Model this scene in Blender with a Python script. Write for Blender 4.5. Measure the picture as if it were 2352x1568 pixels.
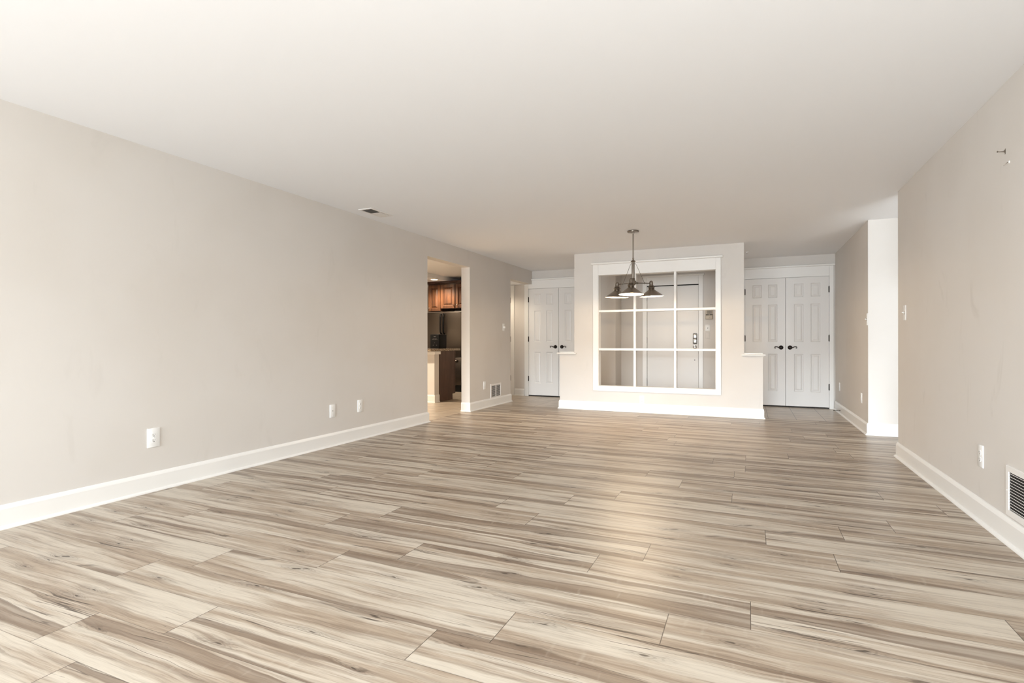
import bpy, bmesh, math, random
from mathutils import Vector, Matrix
R = math.radians
random.seed(7)
S = bpy.context.scene
COL = S.collection
for o in list(bpy.data.objects): bpy.data.objects.remove(o)

# ------------------------------------------------------------------ camera
cd = bpy.data.cameras.new('camera'); cam = bpy.data.objects.new('camera', cd); COL.objects.link(cam)
cd.sensor_fit = 'HORIZONTAL'; cd.sensor_width = 36.0; cd.lens = 1229.14 / 2352 * 36.0
cd.clip_start = 0.05; cd.clip_end = 100
yw, pt, rl = R(23.9055), R(0.0373), R(-0.0431)
F = Vector((-math.sin(yw)*math.cos(pt), math.cos(yw)*math.cos(pt), math.sin(pt)))
Rt = Vector((math.cos(yw), math.sin(yw), 0)); U = Rt.cross(F)
R2 = Rt*math.cos(rl) + U*math.sin(rl); U2 = -Rt*math.sin(rl) + U*math.cos(rl)
cam.matrix_world = Matrix(((R2.x, U2.x, -F.x, 0), (R2.y, U2.y, -F.y, 0), (R2.z, U2.z, -F.z, 1.0603), (0, 0, 0, 1)))
S.camera = cam

# ------------------------------------------------------------------ world, light, exposure
w = bpy.data.worlds.new('daylight'); S.world = w; w.use_nodes = True
w.node_tree.nodes['Background'].inputs[0].default_value = (0.80, 0.88, 1.0, 1)
w.node_tree.nodes['Background'].inputs[1].default_value = 1.0
S.view_settings.view_transform = 'Standard'; S.view_settings.look = 'None'
S.view_settings.exposure = 0.19; S.view_settings.gamma = 1.0; S.view_settings.use_curve_mapping = False

def area(name, loc, rot, sx, sy, power, col):
    l = bpy.data.lights.new(name, 'AREA'); l.shape = 'RECTANGLE'; l.size = sx; l.size_y = sy
    l.energy = power; l.color = col
    o = bpy.data.objects.new(name, l); COL.objects.link(o); o.location = loc; o.rotation_euler = rot
    return o
# daylight coming in through the patio opening behind the camera (faces +Y)
area('sky_light', (-1.0, -24.0, 3.95), (R(90), 0, 0), 9.0, 1.4, 6600, (0.83, 0.92, 1.0))
area('patio_daylight', (-1.45, -7.50, 1.12), (R(90), 0, R(-6)), 4.3, 2.0, 340, (0.86, 0.94, 1.0))
# added fill with no real window, behind the camera (faces the right wall)
area('left_fill_light', (-3.80, -2.6, 1.15), (R(90), 0, R(-52)), 2.2, 1.5, 270, (0.86, 0.935, 1.0))
# unseen fill lights added behind the camera, not fixtures of the room
for nm, lc, en, rr in (('rear_fill_light', (-1.3, -1.2, 1.75), 8, 0.2), ('camera_fill_light', (0.3, -0.5, 1.5), 118, 0.3)):
    _l = bpy.data.lights.new(nm, 'POINT'); _l.energy = en; _l.color = (0.82, 0.92, 1.0); _l.shadow_soft_size = rr
    _o = bpy.data.objects.new(nm, _l); COL.objects.link(_o); _o.location = lc
# daylight through the window of the side room on the right (faces +Y)
area('side_room_daylight', (2.45, 3.65, 0.80), (R(100), 0, 0), 1.7, 1.0, 58, (0.86, 0.94, 1.0))

# ------------------------------------------------------------------ node helpers
def srgb(r, g, b):
    f = lambda c: (c/255/12.92 if c/255 <= 0.04045 else ((c/255+0.055)/1.055)**2.4)
    return (f(r), f(g), f(b), 1)
class NT:
    def __init__(s, m): s.t = m.node_tree; s.n = s.t.nodes; s.l = s.t.links
    def add(s, typ, **k):
        n = s.n.new(typ)
        for a, b in k.items(): setattr(n, a, b)
        return n
    def put(s, sock, v):
        if hasattr(v, 'is_output'): s.l.new(v, sock)
        else: sock.default_value = v
    def math(s, op, a, b=None, c=None, clamp=False):
        n = s.add('ShaderNodeMath', operation=op); n.use_clamp = clamp
        s.put(n.inputs[0], a)
        if b is not None: s.put(n.inputs[1], b)
        if c is not None: s.put(n.inputs[2], c)
        return n.outputs[0]
    def comb(s, x, y, z=0.0):
        n = s.add('ShaderNodeCombineXYZ'); s.put(n.inputs[0], x); s.put(n.inputs[1], y); s.put(n.inputs[2], z); return n.outputs[0]
    def sep(s, v):
        n = s.add('ShaderNodeSeparateXYZ'); s.put(n.inputs[0], v); return n.outputs
    def noise(s, vec, scale=1.0, detail=2.0, rough=0.5, dist=0.0):
        n = s.add('ShaderNodeTexNoise'); s.put(n.inputs['Vector'], vec); n.inputs['Scale'].default_value = scale
        n.inputs['Detail'].default_value = detail; n.inputs['Roughness'].default_value = rough; n.inputs['Distortion'].default_value = dist
        return n.outputs[0]
    def smooth(s, v, a, b, c=0.0, d=1.0):
        n = s.add('ShaderNodeMapRange', interpolation_type='SMOOTHSTEP'); s.put(n.inputs[0], v)
        for i, q in enumerate((a, b, c, d)): n.inputs[i+1].default_value = q
        return n.outputs[0]
    def mix(s, f, a, b, mode='MIX'):
        n = s.add('ShaderNodeMix', data_type='RGBA', blend_type=mode)
        s.put(n.inputs[0], f); s.put(n.inputs[6], a); s.put(n.inputs[7], b); return n.outputs[2]
def mat(name, col, rough=0.5, metal=0.0, **k):
    m = bpy.data.materials.new(name); m.use_nodes = True
    b = m.node_tree.nodes['Principled BSDF']
    b.inputs['Base Color'].default_value = col if len(col) == 4 else (*col, 1)
    b.inputs['Roughness'].default_value = rough; b.inputs['Metallic'].default_value = metal
    for a, v in k.items(): b.inputs[a.replace('_', ' ')].default_value = v
    return m
def bump(m, scale, strength, detail=3, dist=0.002):
    t = NT(m); b = t.n['Principled BSDF']; g = t.add('ShaderNodeTexCoord').outputs['Object']
    n = t.noise(g, scale, detail); bp = t.add('ShaderNodeBump'); bp.inputs['Strength'].default_value = strength
    bp.inputs['Distance'].default_value = dist; t.l.new(n, bp.inputs['Height']); t.l.new(bp.outputs[0], b.inputs['Normal'])
    return m

# wall paint: greige with faint mottling and scuffs
def paint(name, col, scuff=0.0):
    m = mat(name, col, 0.62); t = NT(m); b = t.n['Principled BSDF']
    g = t.add('ShaderNodeTexCoord').outputs['Object']
    n1 = t.noise(g, 1.3, 3); n2 = t.noise(g, 0.45, 2)
    c2 = (col[0]*0.955, col[1]*0.945, col[2]*0.93, 1)
    c = t.mix(t.smooth(n1, 0.40, 0.66, 0, 0.6), col, c2)
    if scuff:
        s = t.sep(g); n3 = t.noise(t.comb(t.math('MULTIPLY', s[0], 3.0), t.math('MULTIPLY', s[1], 3.4), t.math('MULTIPLY', s[2], 1.2)), 1.6, 5, 0.6, 0.6)
        dk = (col[0]*0.86, col[1]*0.85, col[2]*0.83, 1)
        c = t.mix(t.math('MULTIPLY', t.smooth(n3, 0.60, 0.74), scuff), c, dk)
    t.l.new(c, b.inputs['Base Color'])
    n = t.noise(g, 160, 2); bp = t.add('ShaderNodeBump'); bp.inputs['Strength'].default_value = 0.06
    bp.inputs['Distance'].default_value = 0.002; t.l.new(n, bp.inputs['Height']); t.l.new(bp.outputs[0], b.inputs['Normal'])
    return m
WALLC = srgb(217, 211, 204)
M = {}
M['wall'] = paint('greige_wall_paint', WALLC, 0.25)
M['wall_scuffed'] = paint('greige_wall_paint_scuffed', WALLC, 0.6)
M['ceiling'] = bump(mat('ceiling_paint', srgb(245, 245, 246), 0.8), 90, 0.05)
M['trim'] = mat('white_trim_paint', srgb(238, 235, 230), 0.32)
M['door'] = mat('white_door_paint', srgb(230, 226, 221), 0.38)
M['plastic'] = mat('white_plastic', srgb(240, 238, 234), 0.3)
M['almond'] = mat('almond_plastic', srgb(190, 178, 160), 0.4)
M['painted_plate'] = mat('plate_painted_over', WALLC, 0.5)
M['slot'] = mat('dark_slot', srgb(58, 52, 48), 0.6)
M['black'] = mat('black_void', srgb(14, 12, 12), 0.7)
M['bronze'] = mat('oil_rubbed_bronze', srgb(44, 38, 34), 0.32, 0.85)
M['hinge'] = mat('dark_hinge_metal', srgb(52, 46, 42), 0.45, 0.6)
M['nickel'] = bump(mat('brushed_pewter', srgb(140, 131, 121), 0.30, 1.0), 300, 0.05)
M['chrome'] = mat('satin_chrome', srgb(205, 203, 200), 0.18, 1.0)
M['shade_in'] = mat('white_enamel', srgb(248, 244, 236), 0.45)
M['steel'] = mat('stainless_steel', srgb(98, 90, 83), 0.38, 1.0)
M['black_gloss'] = mat('black_gloss_plastic', srgb(9, 8, 8), 0.6, Specular_IOR_Level=0.2)
M['print'] = mat('grey_print', srgb(150, 145, 140), 0.5)
M['vent'] = mat('vent_enamel', srgb(236, 232, 227), 0.4)
M['vent_grey'] = mat('vent_grey_blade', srgb(120, 114, 106), 0.5)
M['threshold'] = mat('dark_threshold_rubber', srgb(38, 34, 32), 0.6)
def emis(name, col, st):
    m = mat(name, col, 0.4); b = m.node_tree.nodes['Principled BSDF']
    b.inputs['Emission Color'].default_value = col; b.inputs['Emission Strength'].default_value = st
    return m
M['bulb'] = emis('warm_bulb', srgb(255, 226, 180), 14)
M['led'] = emis('recessed_led', srgb(255, 236, 205), 14)

def wood(name, c1, c2, axis='Z', rough=0.35):
    m = mat(name, c1, rough); t = NT(m); b = t.n['Principled BSDF']
    s = t.sep(t.add('ShaderNodeTexCoord').outputs['Object'])
    sc = {'X': (1.2, 14, 14), 'Z': (14, 14, 1.2)}[axis]
    v = t.comb(t.math('MULTIPLY', s[0], sc[0]), t.math('MULTIPLY', s[1], sc[1]), t.math('MULTIPLY', s[2], sc[2]))
    n = t.noise(v, 1.5, 5, 0.6, 0.8); blotch = t.noise(t.comb(s[0], s[1], s[2]), 7, 3)
    c = t.mix(t.smooth(n, 0.35, 0.7), c1, c2)
    c = t.mix(t.smooth(blotch, 0.35, 0.7, 0, 0.5), c, tuple(x*0.55 for x in c1[:3])+(1,))
    t.l.new(c, b.inputs['Base Color']); return m
M['cabinet'] = wood('cherry_cabinet_wood', srgb(112, 73, 47), srgb(62, 38, 26))
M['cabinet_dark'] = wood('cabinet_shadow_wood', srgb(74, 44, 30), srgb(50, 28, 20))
M['panel_wood'] = wood('brown_end_panel_wood', srgb(94, 68, 55), srgb(68, 49, 40), rough=0.45)
def granite():
    m = mat('speckled_granite', srgb(150, 130, 105), 0.2); t = NT(m); b = t.n['Principled BSDF']
    g = t.add('ShaderNodeTexCoord').outputs['Object']
    n = t.noise(g, 70, 4, 0.7); n2 = t.noise(g, 130, 2)
    c = t.mix(t.smooth(n, 0.44, 0.56), srgb(88, 66, 50), srgb(190, 172, 146))
    c = t.mix(t.smooth(n2, 0.56, 0.62), c, srgb(40, 32, 28)); t.l.new(c, b.inputs['Base Color']); return m
M['granite'] = granite()

# plank floor: UV maps carry plank design offset (pl), position on the plank (ed) and plank size (sz)
def planks():
    m = mat('laminate_planks', srgb(214, 203, 188), 0.3); t = NT(m); b = t.n['Principled BSDF']
    uv = lambda nm: t.sep(t.add('ShaderNodeUVMap', uv_map=nm).outputs[0])
    pl, ed, sz = uv('pl'), uv('ed'), uv('sz')
    pu, pv = pl[0], pl[1]
    mul = lambda a, k: t.math('MULTIPLY', a, k)
    add = lambda a, k: t.math('ADD', a, k)
    sub = lambda a, k: t.math('SUBTRACT', a, k)
    # knots: sparse voronoi cells, grain bends round them
    vn = t.add('ShaderNodeTexVoronoi', voronoi_dimensions='2D'); vn.inputs['Scale'].default_value = 1.0
    vn.inputs['Randomness'].default_value = 0.9
    kw = t.noise(t.comb(mul(pu, 5), mul(pv, 16)), 1.0, 3)
    t.l.new(t.comb(add(mul(pu, 2.0), mul(sub(kw, 0.5), 0.45)), add(mul(pv, 8.5), mul(sub(kw, 0.5), 0.75))), vn.inputs['Vector'])
    kd = vn.outputs['Distance']
    ksel = t.math('GREATER_THAN', t.sep(vn.outputs['Color'])[0], 0.62)
    kfall = t.math('MULTIPLY', t.smooth(kd, 0.34, 0.02), ksel)
    # meander
    wob = t.noise(t.comb(mul(pu, 1.5), mul(pv, 2.5)), 1.0, 3, 0.55)
    wob2 = t.noise(t.comb(mul(pu, 7.0), mul(pv, 6.0)), 1.0, 2)
    v2 = add(add(pv, mul(sub(wob, 0.5), 0.045)), add(mul(sub(wob2, 0.5), 0.008), mul(kfall, 0.014)))
    # heartwood bands: one or two per plank, with a crisp dark rim here and there
    B = t.noise(t.comb(mul(pu, 0.38), mul(v2, 8.0)), 1.0, 1.0, 0.4)
    heart = t.smooth(B, 0.560, 0.585)
    edge = t.smooth(t.math('ABSOLUTE', sub(B, 0.563)), 0.006, 0.001)
    edge_m = t.smooth(t.noise(t.comb(mul(pu, 1.7), mul(pv, 4.0)), 1.0, 2), 0.42, 0.62)
    B2 = t.noise(t.comb(mul(pu, 0.7), add(mul(v2, 11.0), 40.0)), 1.0, 3, 0.6)
    B3 = t.noise(t.comb(mul(pu, 1.1), add(mul(v2, 24.0), 90.0)), 1.0, 4, 0.65)
    # fine grain streaks
    st = t.noise(t.comb(mul(pu, 1.8), mul(v2, 60.0)), 1.0, 4, 0.68)
    fi = t.noise(t.comb(mul(pu, 8.0), mul(v2, 300.0)), 1.0, 3, 0.6)
    shim = t.noise(t.comb(mul(pu, 30.0), mul(pv, 6.0)), 1.0, 2)
    cream = srgb(197, 185, 168); tan = srgb(168, 150, 130); brown = srgb(110, 90, 73); dark = srgb(66, 53, 44)
    c = t.mix(t.smooth(B2, 0.42, 0.62), cream, tan)
    c = t.mix(t.smooth(B3, 0.48, 0.68, 0, 0.50), c, brown)
    c = t.mix(mul(heart, t.smooth(B, 0.56, 0.70, 0.80, 0.45)), c, brown)
    gz = t.smooth(B2, 0.38, 0.58, 0.35, 1.0)
    c = t.mix(mul(t.smooth(st, 0.47, 0.70, 0, 0.60), gz), c, brown)
    c = t.mix(mul(t.smooth(fi, 0.46, 0.78, 0, 0.55), gz), c, brown)
    c = t.mix(t.smooth(shim, 0.6, 0.8, 0, 0.22), c, cream)
    c = t.mix(mul(t.math('MULTIPLY', edge, edge_m), 0.8), c, dark)
    # knots
    ring = t.smooth(t.math('SINE', mul(kd, 95.0)), 0.1, 0.9)
    c = t.mix(t.math('MULTIPLY', kfall, mul(add(ring, 0.9), 0.22), clamp=True), c, dark)
    c = t.mix(t.math('MULTIPLY', t.smooth(kd, 0.055, 0.02), mul(ksel, 0.8)), c, dark)
    # cracks and spalting marks
    ck = t.noise(t.comb(mul(pu, 7.0), mul(v2, 85.0)), 1.0, 5, 0.72, 0.5)
    cm = t.smooth(t.noise(t.comb(mul(pu, 1.3), mul(pv, 7.0)), 1.0, 2), 0.56, 0.66)
    c = t.mix(t.math('MULTIPLY', t.smooth(ck, 0.62, 0.70), mul(cm, 0.75)), c, dark)
    # long drying splits: thin zero crossings, only here and there
    sp = t.noise(t.comb(mul(pu, 0.8), add(mul(v2, 22.0), 9.0)), 1.0, 2, 0.5)
    spm = t.smooth(t.noise(t.comb(mul(pu, 1.1), add(mul(pv, 5.0), 3.0)), 1.0, 2), 0.58, 0.68)
    c = t.mix(t.math('MULTIPLY', t.smooth(t.math('ABSOLUTE', sub(sp, 0.5)), 0.014, 0.003), mul(spm, 0.85)), c, dark)
    # joints
    eu = t.math('MINIMUM', ed[0], sub(sz[0], ed[0])); ev = t.math('MINIMUM', ed[1], sub(sz[1], ed[1]))
    ju = t.smooth(eu, 0.0020, 0.0012); jv = t.smooth(ev, 0.0016, 0.0007)
    j = t.math('MAXIMUM', mul(ju, 0.80), mul(jv, 0.55))
    c = t.mix(j, c, srgb(70, 58, 48))
    t.l.new(c, b.inputs['Base Color'])
    ro = t.math('ADD', 0.33, mul(fi, 0.12)); t.l.new(ro, b.inputs['Roughness'])
    bp = t.add('ShaderNodeBump'); bp.inputs['Strength'].default_value = 0.25; bp.inputs['Distance'].default_value = 0.001
    t.l.new(sub(mul(fi, 0.35), j), bp.inputs['Height']); t.l.new(bp.outputs[0], b.inputs['Normal'])
    return m
M['planks'] = planks()
def tile():
    m = mat('tan_floor_tile', srgb(190, 175, 155), 0.3); t = NT(m); b = t.n['Principled BSDF']
    s = t.sep(t.add('ShaderNodeTexCoord').outputs['Object'])
    X = t.math('ADD', s[0], 34.8-0.24); Y = t.math('ADD', s[1], 8.04)
    fx = t.math('PINGPONG', X, 0.174); fy = t.math('PINGPONG', Y, 0.70)
    g = t.math('MAXIMUM', t.smooth(fx, 0.0040, 0.0022), t.math('MULTIPLY', t.smooth(fy, 0.004, 0.002), 0.4))
    n = t.noise(t.comb(t.math('MULTIPLY', s[0], 2), t.math('MULTIPLY', s[1], 7)), 1.5, 4, 0.6, 0.5)
    c = t.mix(t.smooth(n, 0.35, 0.65), srgb(196, 182, 164), srgb(170, 155, 137))
    c = t.mix(g, c, srgb(92, 80, 70)); t.l.new(c, b.inputs['Base Color']); return m
M['tile'] = tile()

# ------------------------------------------------------------------ mesh helpers
def box(bm, x0, y0, z0, x1, y1, z1, bev=0.0, seg=2):
    x0, x1 = sorted((x0, x1)); y0, y1 = sorted((y0, y1)); z0, z1 = sorted((z0, z1))
    r = bmesh.ops.create_cube(bm, size=1.0)['verts']
    for v in r: v.co = Vector(((x0+x1)/2+v.co.x*(x1-x0), (y0+y1)/2+v.co.y*(y1-y0), (z0+z1)/2+v.co.z*(z1-z0)))
    if bev:
        e = {e for v in r for e in v.link_edges}
        bmesh.ops.bevel(bm, geom=list(e), offset=bev, segments=seg, affect='EDGES', profile=0.5)
def cyl(bm, a, b, r, r2=None, n=24, cap=True):
    a, b = Vector(a), Vector(b); d = b-a; q = d.to_track_quat('Z', 'Y').to_matrix().to_4x4()
    mt = Matrix.Translation((a+b)/2) @ q
    bmesh.ops.create_cone(bm, cap_ends=cap, segments=n, radius1=r, radius2=r if r2 is None else r2, depth=d.length, matrix=mt)
def sph(bm, c, r, sc=(1, 1, 1), n=20):
    mt = Matrix.Translation(c) @ Matrix.Diagonal((*sc, 1))
    bmesh.ops.create_uvsphere(bm, u_segments=n, v_segments=n//2, radius=r, matrix=mt)
def lathe(bm, prof, n=48, c=(0, 0, 0), mt=None):
    rings = []
    for r, z in prof:
        if r < 1e-6: rings.append([bm.verts.new((c[0], c[1], c[2]+z))])
        else: rings.append([bm.verts.new((c[0]+r*math.cos(2*math.pi*i/n), c[1]+r*math.sin(2*math.pi*i/n), c[2]+z)) for i in range(n)])
    for a, b in zip(rings, rings[1:]):
        for i in range(n):
            j = (i+1) % n
            if len(a) == 1 and len(b) == 1: continue
            if len(a) == 1: bm.faces.new((a[0], b[i], b[j]))
            elif len(b) == 1: bm.faces.new((a[i], b[0], a[j]))
            else: bm.faces.new((a[i], b[i], b[j], a[j]))
    if mt is not None: bmesh.ops.transform(bm, matrix=mt, verts=[v for r in rings for v in r])
def tube(bm, pts, rad, n=12):
    pts = [Vector(p) for p in pts]; rr = rad if isinstance(rad, (list, tuple)) else [rad]*len(pts); rings = []
    for i, p in enumerate(pts):
        d = (pts[min(i+1, len(pts)-1)]-pts[max(i-1, 0)]).normalized()
        up = Vector((0, 0, 1)) if abs(d.z) < 0.95 else Vector((1, 0, 0))
        s = d.cross(up).normalized(); u = s.cross(d)
        rings.append([bm.verts.new(p+(s*math.cos(2*math.pi*k/n)+u*math.sin(2*math.pi*k/n))*rr[i]) for k in range(n)])
    for a, b in zip(rings, rings[1:]):
        for k in range(n): bm.faces.new((a[k], a[(k+1) % n], b[(k+1) % n], b[k]))
    bm.faces.new(rings[0][::-1]); bm.faces.new(rings[-1])
def obj(name, bm, m, parent=None, smooth=False, loc=None):
    bmesh.ops.recalc_face_normals(bm, faces=bm.faces[:])
    me = bpy.data.meshes.new(name); bm.to_mesh(me); bm.free()
    if smooth:
        for p in me.polygons: p.use_smooth = True
        if smooth == 'auto':
            try: me.set_sharp_from_angle(angle=R(35))
            except Exception: pass
    for mm in (m if isinstance(m, (list, tuple)) else [m]): me.materials.append(mm)
    o = bpy.data.objects.new(name, me); COL.objects.link(o)
    if parent: o.parent = parent
    if loc: o.location = loc
    return o
def tag(o, label, cat, group=None, kind=None):
    o['label'] = label; o['category'] = cat
    if group: o['group'] = group
    if kind: o['kind'] = kind
    return o
def thing(name, label, cat, loc=(0, 0, 0), rz=0, group=None, kind=None):
    o = bpy.data.objects.new(name, None); COL.objects.link(o); o.location = loc; o.rotation_euler = (0, 0, rz)
    o.empty_display_size = 0.1
    return tag(o, label, cat, group, kind)
def boxes(*bs, bev=0.0):
    bm = bmesh.new()
    for b in bs: box(bm, *b, bev=bev)
    return bm
def struct(name, bm, m, label, cat):
    return tag(obj(name, bm, m), label, cat, kind='structure')

H = 2.44
XL, XR = -3.885, 1.25          # left and right wall faces
YB = 8.125                     # partition face
YC = 9.735                     # closet wall face
YF = 10.215                    # front wall face
YK = -7.4                      # patio wall behind the camera

# ------------------------------------------------------------------ floors
rows = [-7.62, -7.38, -7.145, -6.91, -6.675, -6.44, -6.205, -5.97, -5.735, -5.5, -5.27, -5.035, -4.8, -4.57, -4.34, -4.11, -3.88, -3.65, -3.42, -3.19, -2.96, -2.73, -2.5, -2.27, -2.03, -1.76, -1.53, -1.30, -1.07, -0.84, -0.61, -0.38, -0.15, 0.085, 0.32, 0.56, 0.80, 1.04, 1.264, 1.486, 1.692, 1.924, 2.157, 2.392, 2.624, 2.860,
        3.095, 3.333, 3.567, 3.802, 4.040, 4.278, 4.510, 4.745]
while rows[-1] < 8.2: rows.append(rows[-1]+0.2355)
rows[-1] = 8.2
known = {1.04: -2.33, 1.264: -1.948, 1.486: -1.052, 1.692: -0.838, 1.924: -0.288, 2.157: 0.004, 2.392: -0.683, 2.624: -0.472, 2.860: -1.189,
         3.095: 0.080, 3.333: -1.107, 3.567: -0.831, 3.802: -0.108, 4.040: -0.468, 4.278: -0.749, 4.510: -0.110}
LP = 1.572
XF0, XF1 = -3.95, 4.6
bm = bmesh.new(); u1 = bm.loops.layers.uv.new('pl'); u2 = bm.loops.layers.uv.new('ed'); u3 = bm.loops.layers.uv.new('sz')
rp = random.Random(21); jr = random.Random(5)
for a, b in zip(rows, rows[1:]):
    j = known.get(a, jr.uniform(-0.8, 0.8))
    x = j - LP*math.ceil((j-XF0)/LP)
    while x < XF1:
        des = rp.randrange(9); ou = des*7.31; ov = des*2.37; fl = rp.random() < 0.35
        xa, xb = max(x, XF0), min(x+LP, XF1)
        if xb-xa > 0.01:
            vs = [bm.verts.new(c) for c in ((xa, a, 0), (xb, a, 0), (xb, b, 0), (xa, b, 0))]; f = bm.faces.new(vs)
            for lp in f.loops:
                lu, lv = lp.vert.co.x-x, lp.vert.co.y-a
                lp[u1].uv = (ou+(LP-lu if fl else lu), ov+((b-a)-lv if fl else lv)); lp[u2].uv = (lu, lv); lp[u3].uv = (LP, b-a)
        x += LP
struct('floor', bm, M['planks'], 'wood-look plank floor in cream and grey-brown', 'floor')
struct('floor_foyer', boxes((-4.95, 8.2, -0.02, 1.36, 11.0, 0.0)), M['tile'], 'tan tiled floor of the entry behind the partition', 'floor')
struct('floor_kitchen', boxes((-7.3, 4.9, -0.02, -3.95, 8.2, 0.0), (-7.3, 8.2, -0.02, -4.95, 10.9, 0.0)), M['tile'], 'tan tiled kitchen floor beyond the doorway', 'floor')

# ------------------------------------------------------------------ ceilings
struct('ceiling', boxes((-4.03, -7.6, H, 1.37, 10.4, H+0.1), (1.37, 3.4, H, 4.7, 8.0, H+0.1)), M['ceiling'], 'smooth white ceiling', 'ceiling')
struct('ceiling_kitchen', boxes((-7.3, 4.9, H, -4.03, 10.9, H+0.1)), M['ceiling'], 'kitchen ceiling beyond the doorway', 'ceiling')
struct('ceiling_hallway', boxes((-4.70, 8.78, 2.185, -4.03, YC, 2.30)), M['ceiling'], 'lowered ceiling of the little hallway on the left', 'ceiling')
struct('kitchen_soffit', boxes((-7.2, 4.98, 2.35, -5.86, 10.8, H)), M['ceiling'], 'lowered strip of kitchen ceiling above the cabinets', 'ceiling')

# ------------------------------------------------------------------ walls
struct('wall_left', boxes((XL, -7.6, 0, -4.03, 6.01, H), (XL, 6.01, 2.195, -4.03, 7.18, H), (XL, 7.18, 0, -4.03, 8.70, H), (XL, 8.70, 2.185, -4.03, YC, H)),
       M['wall'], 'long greige left wall with the kitchen doorway', 'wall')
struct('wall_right', boxes((XR, -7.6, 0, 1.37, 5.93, H)), M['wall_scuffed'], 'greige right wall with faint scuff marks', 'wall')
struct('wall_hall', boxes((1.235, 7.2, 0, 1.37, 10.3, H), (1.37, 7.2, 0, 4.7, 7.33, H)), M['wall'], 'greige wall beside the right-hand closet, turning into the bright hall', 'wall')
struct('wall_side_room', boxes((4.6, 3.4, 0, 4.7, 7.33, H), (1.37, 3.4, 0, 1.55, 3.52, H), (3.35, 3.4, 0, 4.7, 3.52, H), (1.55, 3.4, 0, 3.35, 3.52, 0.35), (1.55, 3.4, 2.0, 3.35, 3.52, H)),
       M['wall'], 'walls of the side room on the right', 'wall')
struct('wall_back', boxes((-4.03, -7.6, 0, -3.7, YK, H), (0.98, -7.6, 0, 1.37, YK, H), (-3.7, -7.6, 2.14, 0.98, YK, H), (-3.7, -7.6, -0.02, 0.98, YK, 0.04)), M['wall'], 'wall behind with the patio opening', 'wall')
# partition with window opening and lower side wings
WX0, WX1, WZ0, WZ1 = -2.135, -0.432, 0.378, 2.092
PT = 0.125
struct('wall_partition', boxes((-2.525, YB, 0, WX0, YB+PT, H), (WX1, YB, 0, -0.066, YB+PT, H), (WX0, YB, 0, WX1, YB+PT, WZ0), (WX0, YB, WZ1, WX1, YB+PT, H),
       (-2.765, YB, 0, -2.525, YB+PT, 0.862), (-0.066, YB, 0, 0.172, YB+PT, 0.862)), M['wall'], 'greige partition wall with an interior window and low wings', 'wall')
struct('wall_closet_right', boxes((-0.45, YC, 0, -0.075, YC+0.10, H), (-0.075, YC, 2.10, 1.155, YC+0.10, H), (1.155, YC, 0, 1.235, YC+0.10, H), (-0.45, YC+0.10, 0, -0.35, YF, H)),
       M['wall'], 'wall round the right-hand double closet', 'wall')
struct('wall_closet_left', boxes((-4.80, YC, 2.10, -4.335, YC+0.10, H), (-4.335, YC, 0, -3.962, YC+0.10, H), (-3.962, YC, 2.10, -2.70, YC+0.10, H), (-2.70, YC, 0, -2.24, YC+0.10, H), (-2.34, YC+0.10, 0, -2.24, YF, H)),
       M['wall'], 'wall round the left-hand double closet', 'wall')
struct('wall_front', boxes((-2.6, YF, 0, -1.755, YF+0.12, H), (-1.755, YF, 2.11, -0.835, YF+0.12, H), (-0.835, YF, 0, -0.2, YF+0.12, H)), M['wall'], 'greige wall round the front door', 'wall')
struct('wall_closet_back', boxes((-4.95, 10.45, 0, -2.3, 10.55, H), (-0.4, 10.45, 0, 1.37, 10.55, H), (-2.3, 10.45, 0, -0.4, 10.55, H)), M['wall'], 'back wall behind the closets', 'wall')
struct('wall_hallway_end', boxes((-4.80, 8.70, 0, -4.70, 10.45, H), (-4.80, 8.66, 0, -4.03, 8.78, H)), M['wall'], 'walls between hallway and kitchen', 'wall')
struct('wall_kitchen', boxes((-7.3, 4.9, 0, -7.2, 10.9, H), (-7.2, 4.9, 0, -4.03, 4.98, H), (-7.2, 10.75, 0, -4.75, 10.9, H)), M['wall'], 'kitchen outer walls', 'wall')

# ------------------------------------------------------------------ baseboards: profile swept along a path with mitred corners
BP = [(0, 0), (0.030, 0), (0.0295, 0.006), (0.027, 0.012), (0.022, 0.0165), (0.0155, 0.018), (0.0155, 0.112), (0.013, 0.120), (0.010, 0.127), (0.007, 0.1335), (0.003, 0.136), (0, 0.136)]
def baseboard(name, path, label, closed_ends=True):
    """path: XY points; the board lies to the RIGHT of the walking direction."""
    bm = bmesh.new(); P = [Vector((*p, 0)) for p in path]; rings = []
    for i, p in enumerate(P):
        d0 = (P[i]-P[i-1]).normalized() if i else None; d1 = (P[i+1]-P[i]).normalized() if i < len(P)-1 else None
        r = lambda d: Vector((d.y, -d.x, 0))
        if d0 is None: n = r(d1)
        elif d1 is None: n = r(d0)
        else:
            n = r(d0)+r(d1); n = n/ (1+r(d0).dot(r(d1)))
        rings.append([bm.verts.new(p+n*a+Vector((0, 0, z))) for a, z in BP])
    k = len(BP)
    for a, b in zip(rings, rings[1:]):
        for i in range(k): bm.faces.new((a[i], a[(i+1) % k], b[(i+1) % k], b[i]))
    bm.faces.new(rings[0]); bm.faces.new(rings[-1][::-1])
    return struct(name, bm, M['trim'], label, 'baseboard')
baseboard('baseboard_left', [(XL, -7.39), (XL, 6.01), (-4.03, 6.01)], 'white baseboard along the long left wall')
baseboard('baseboard_left.001', [(-4.03, 7.18), (XL, 7.18), (XL, 8.70), (-4.02, 8.70)], 'white baseboard between kitchen doorway and hallway')
baseboard('baseboard_right', [(1.37, 5.93), (XR, 5.93), (XR, -7.39)], 'white baseboard along the right wall')
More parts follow.
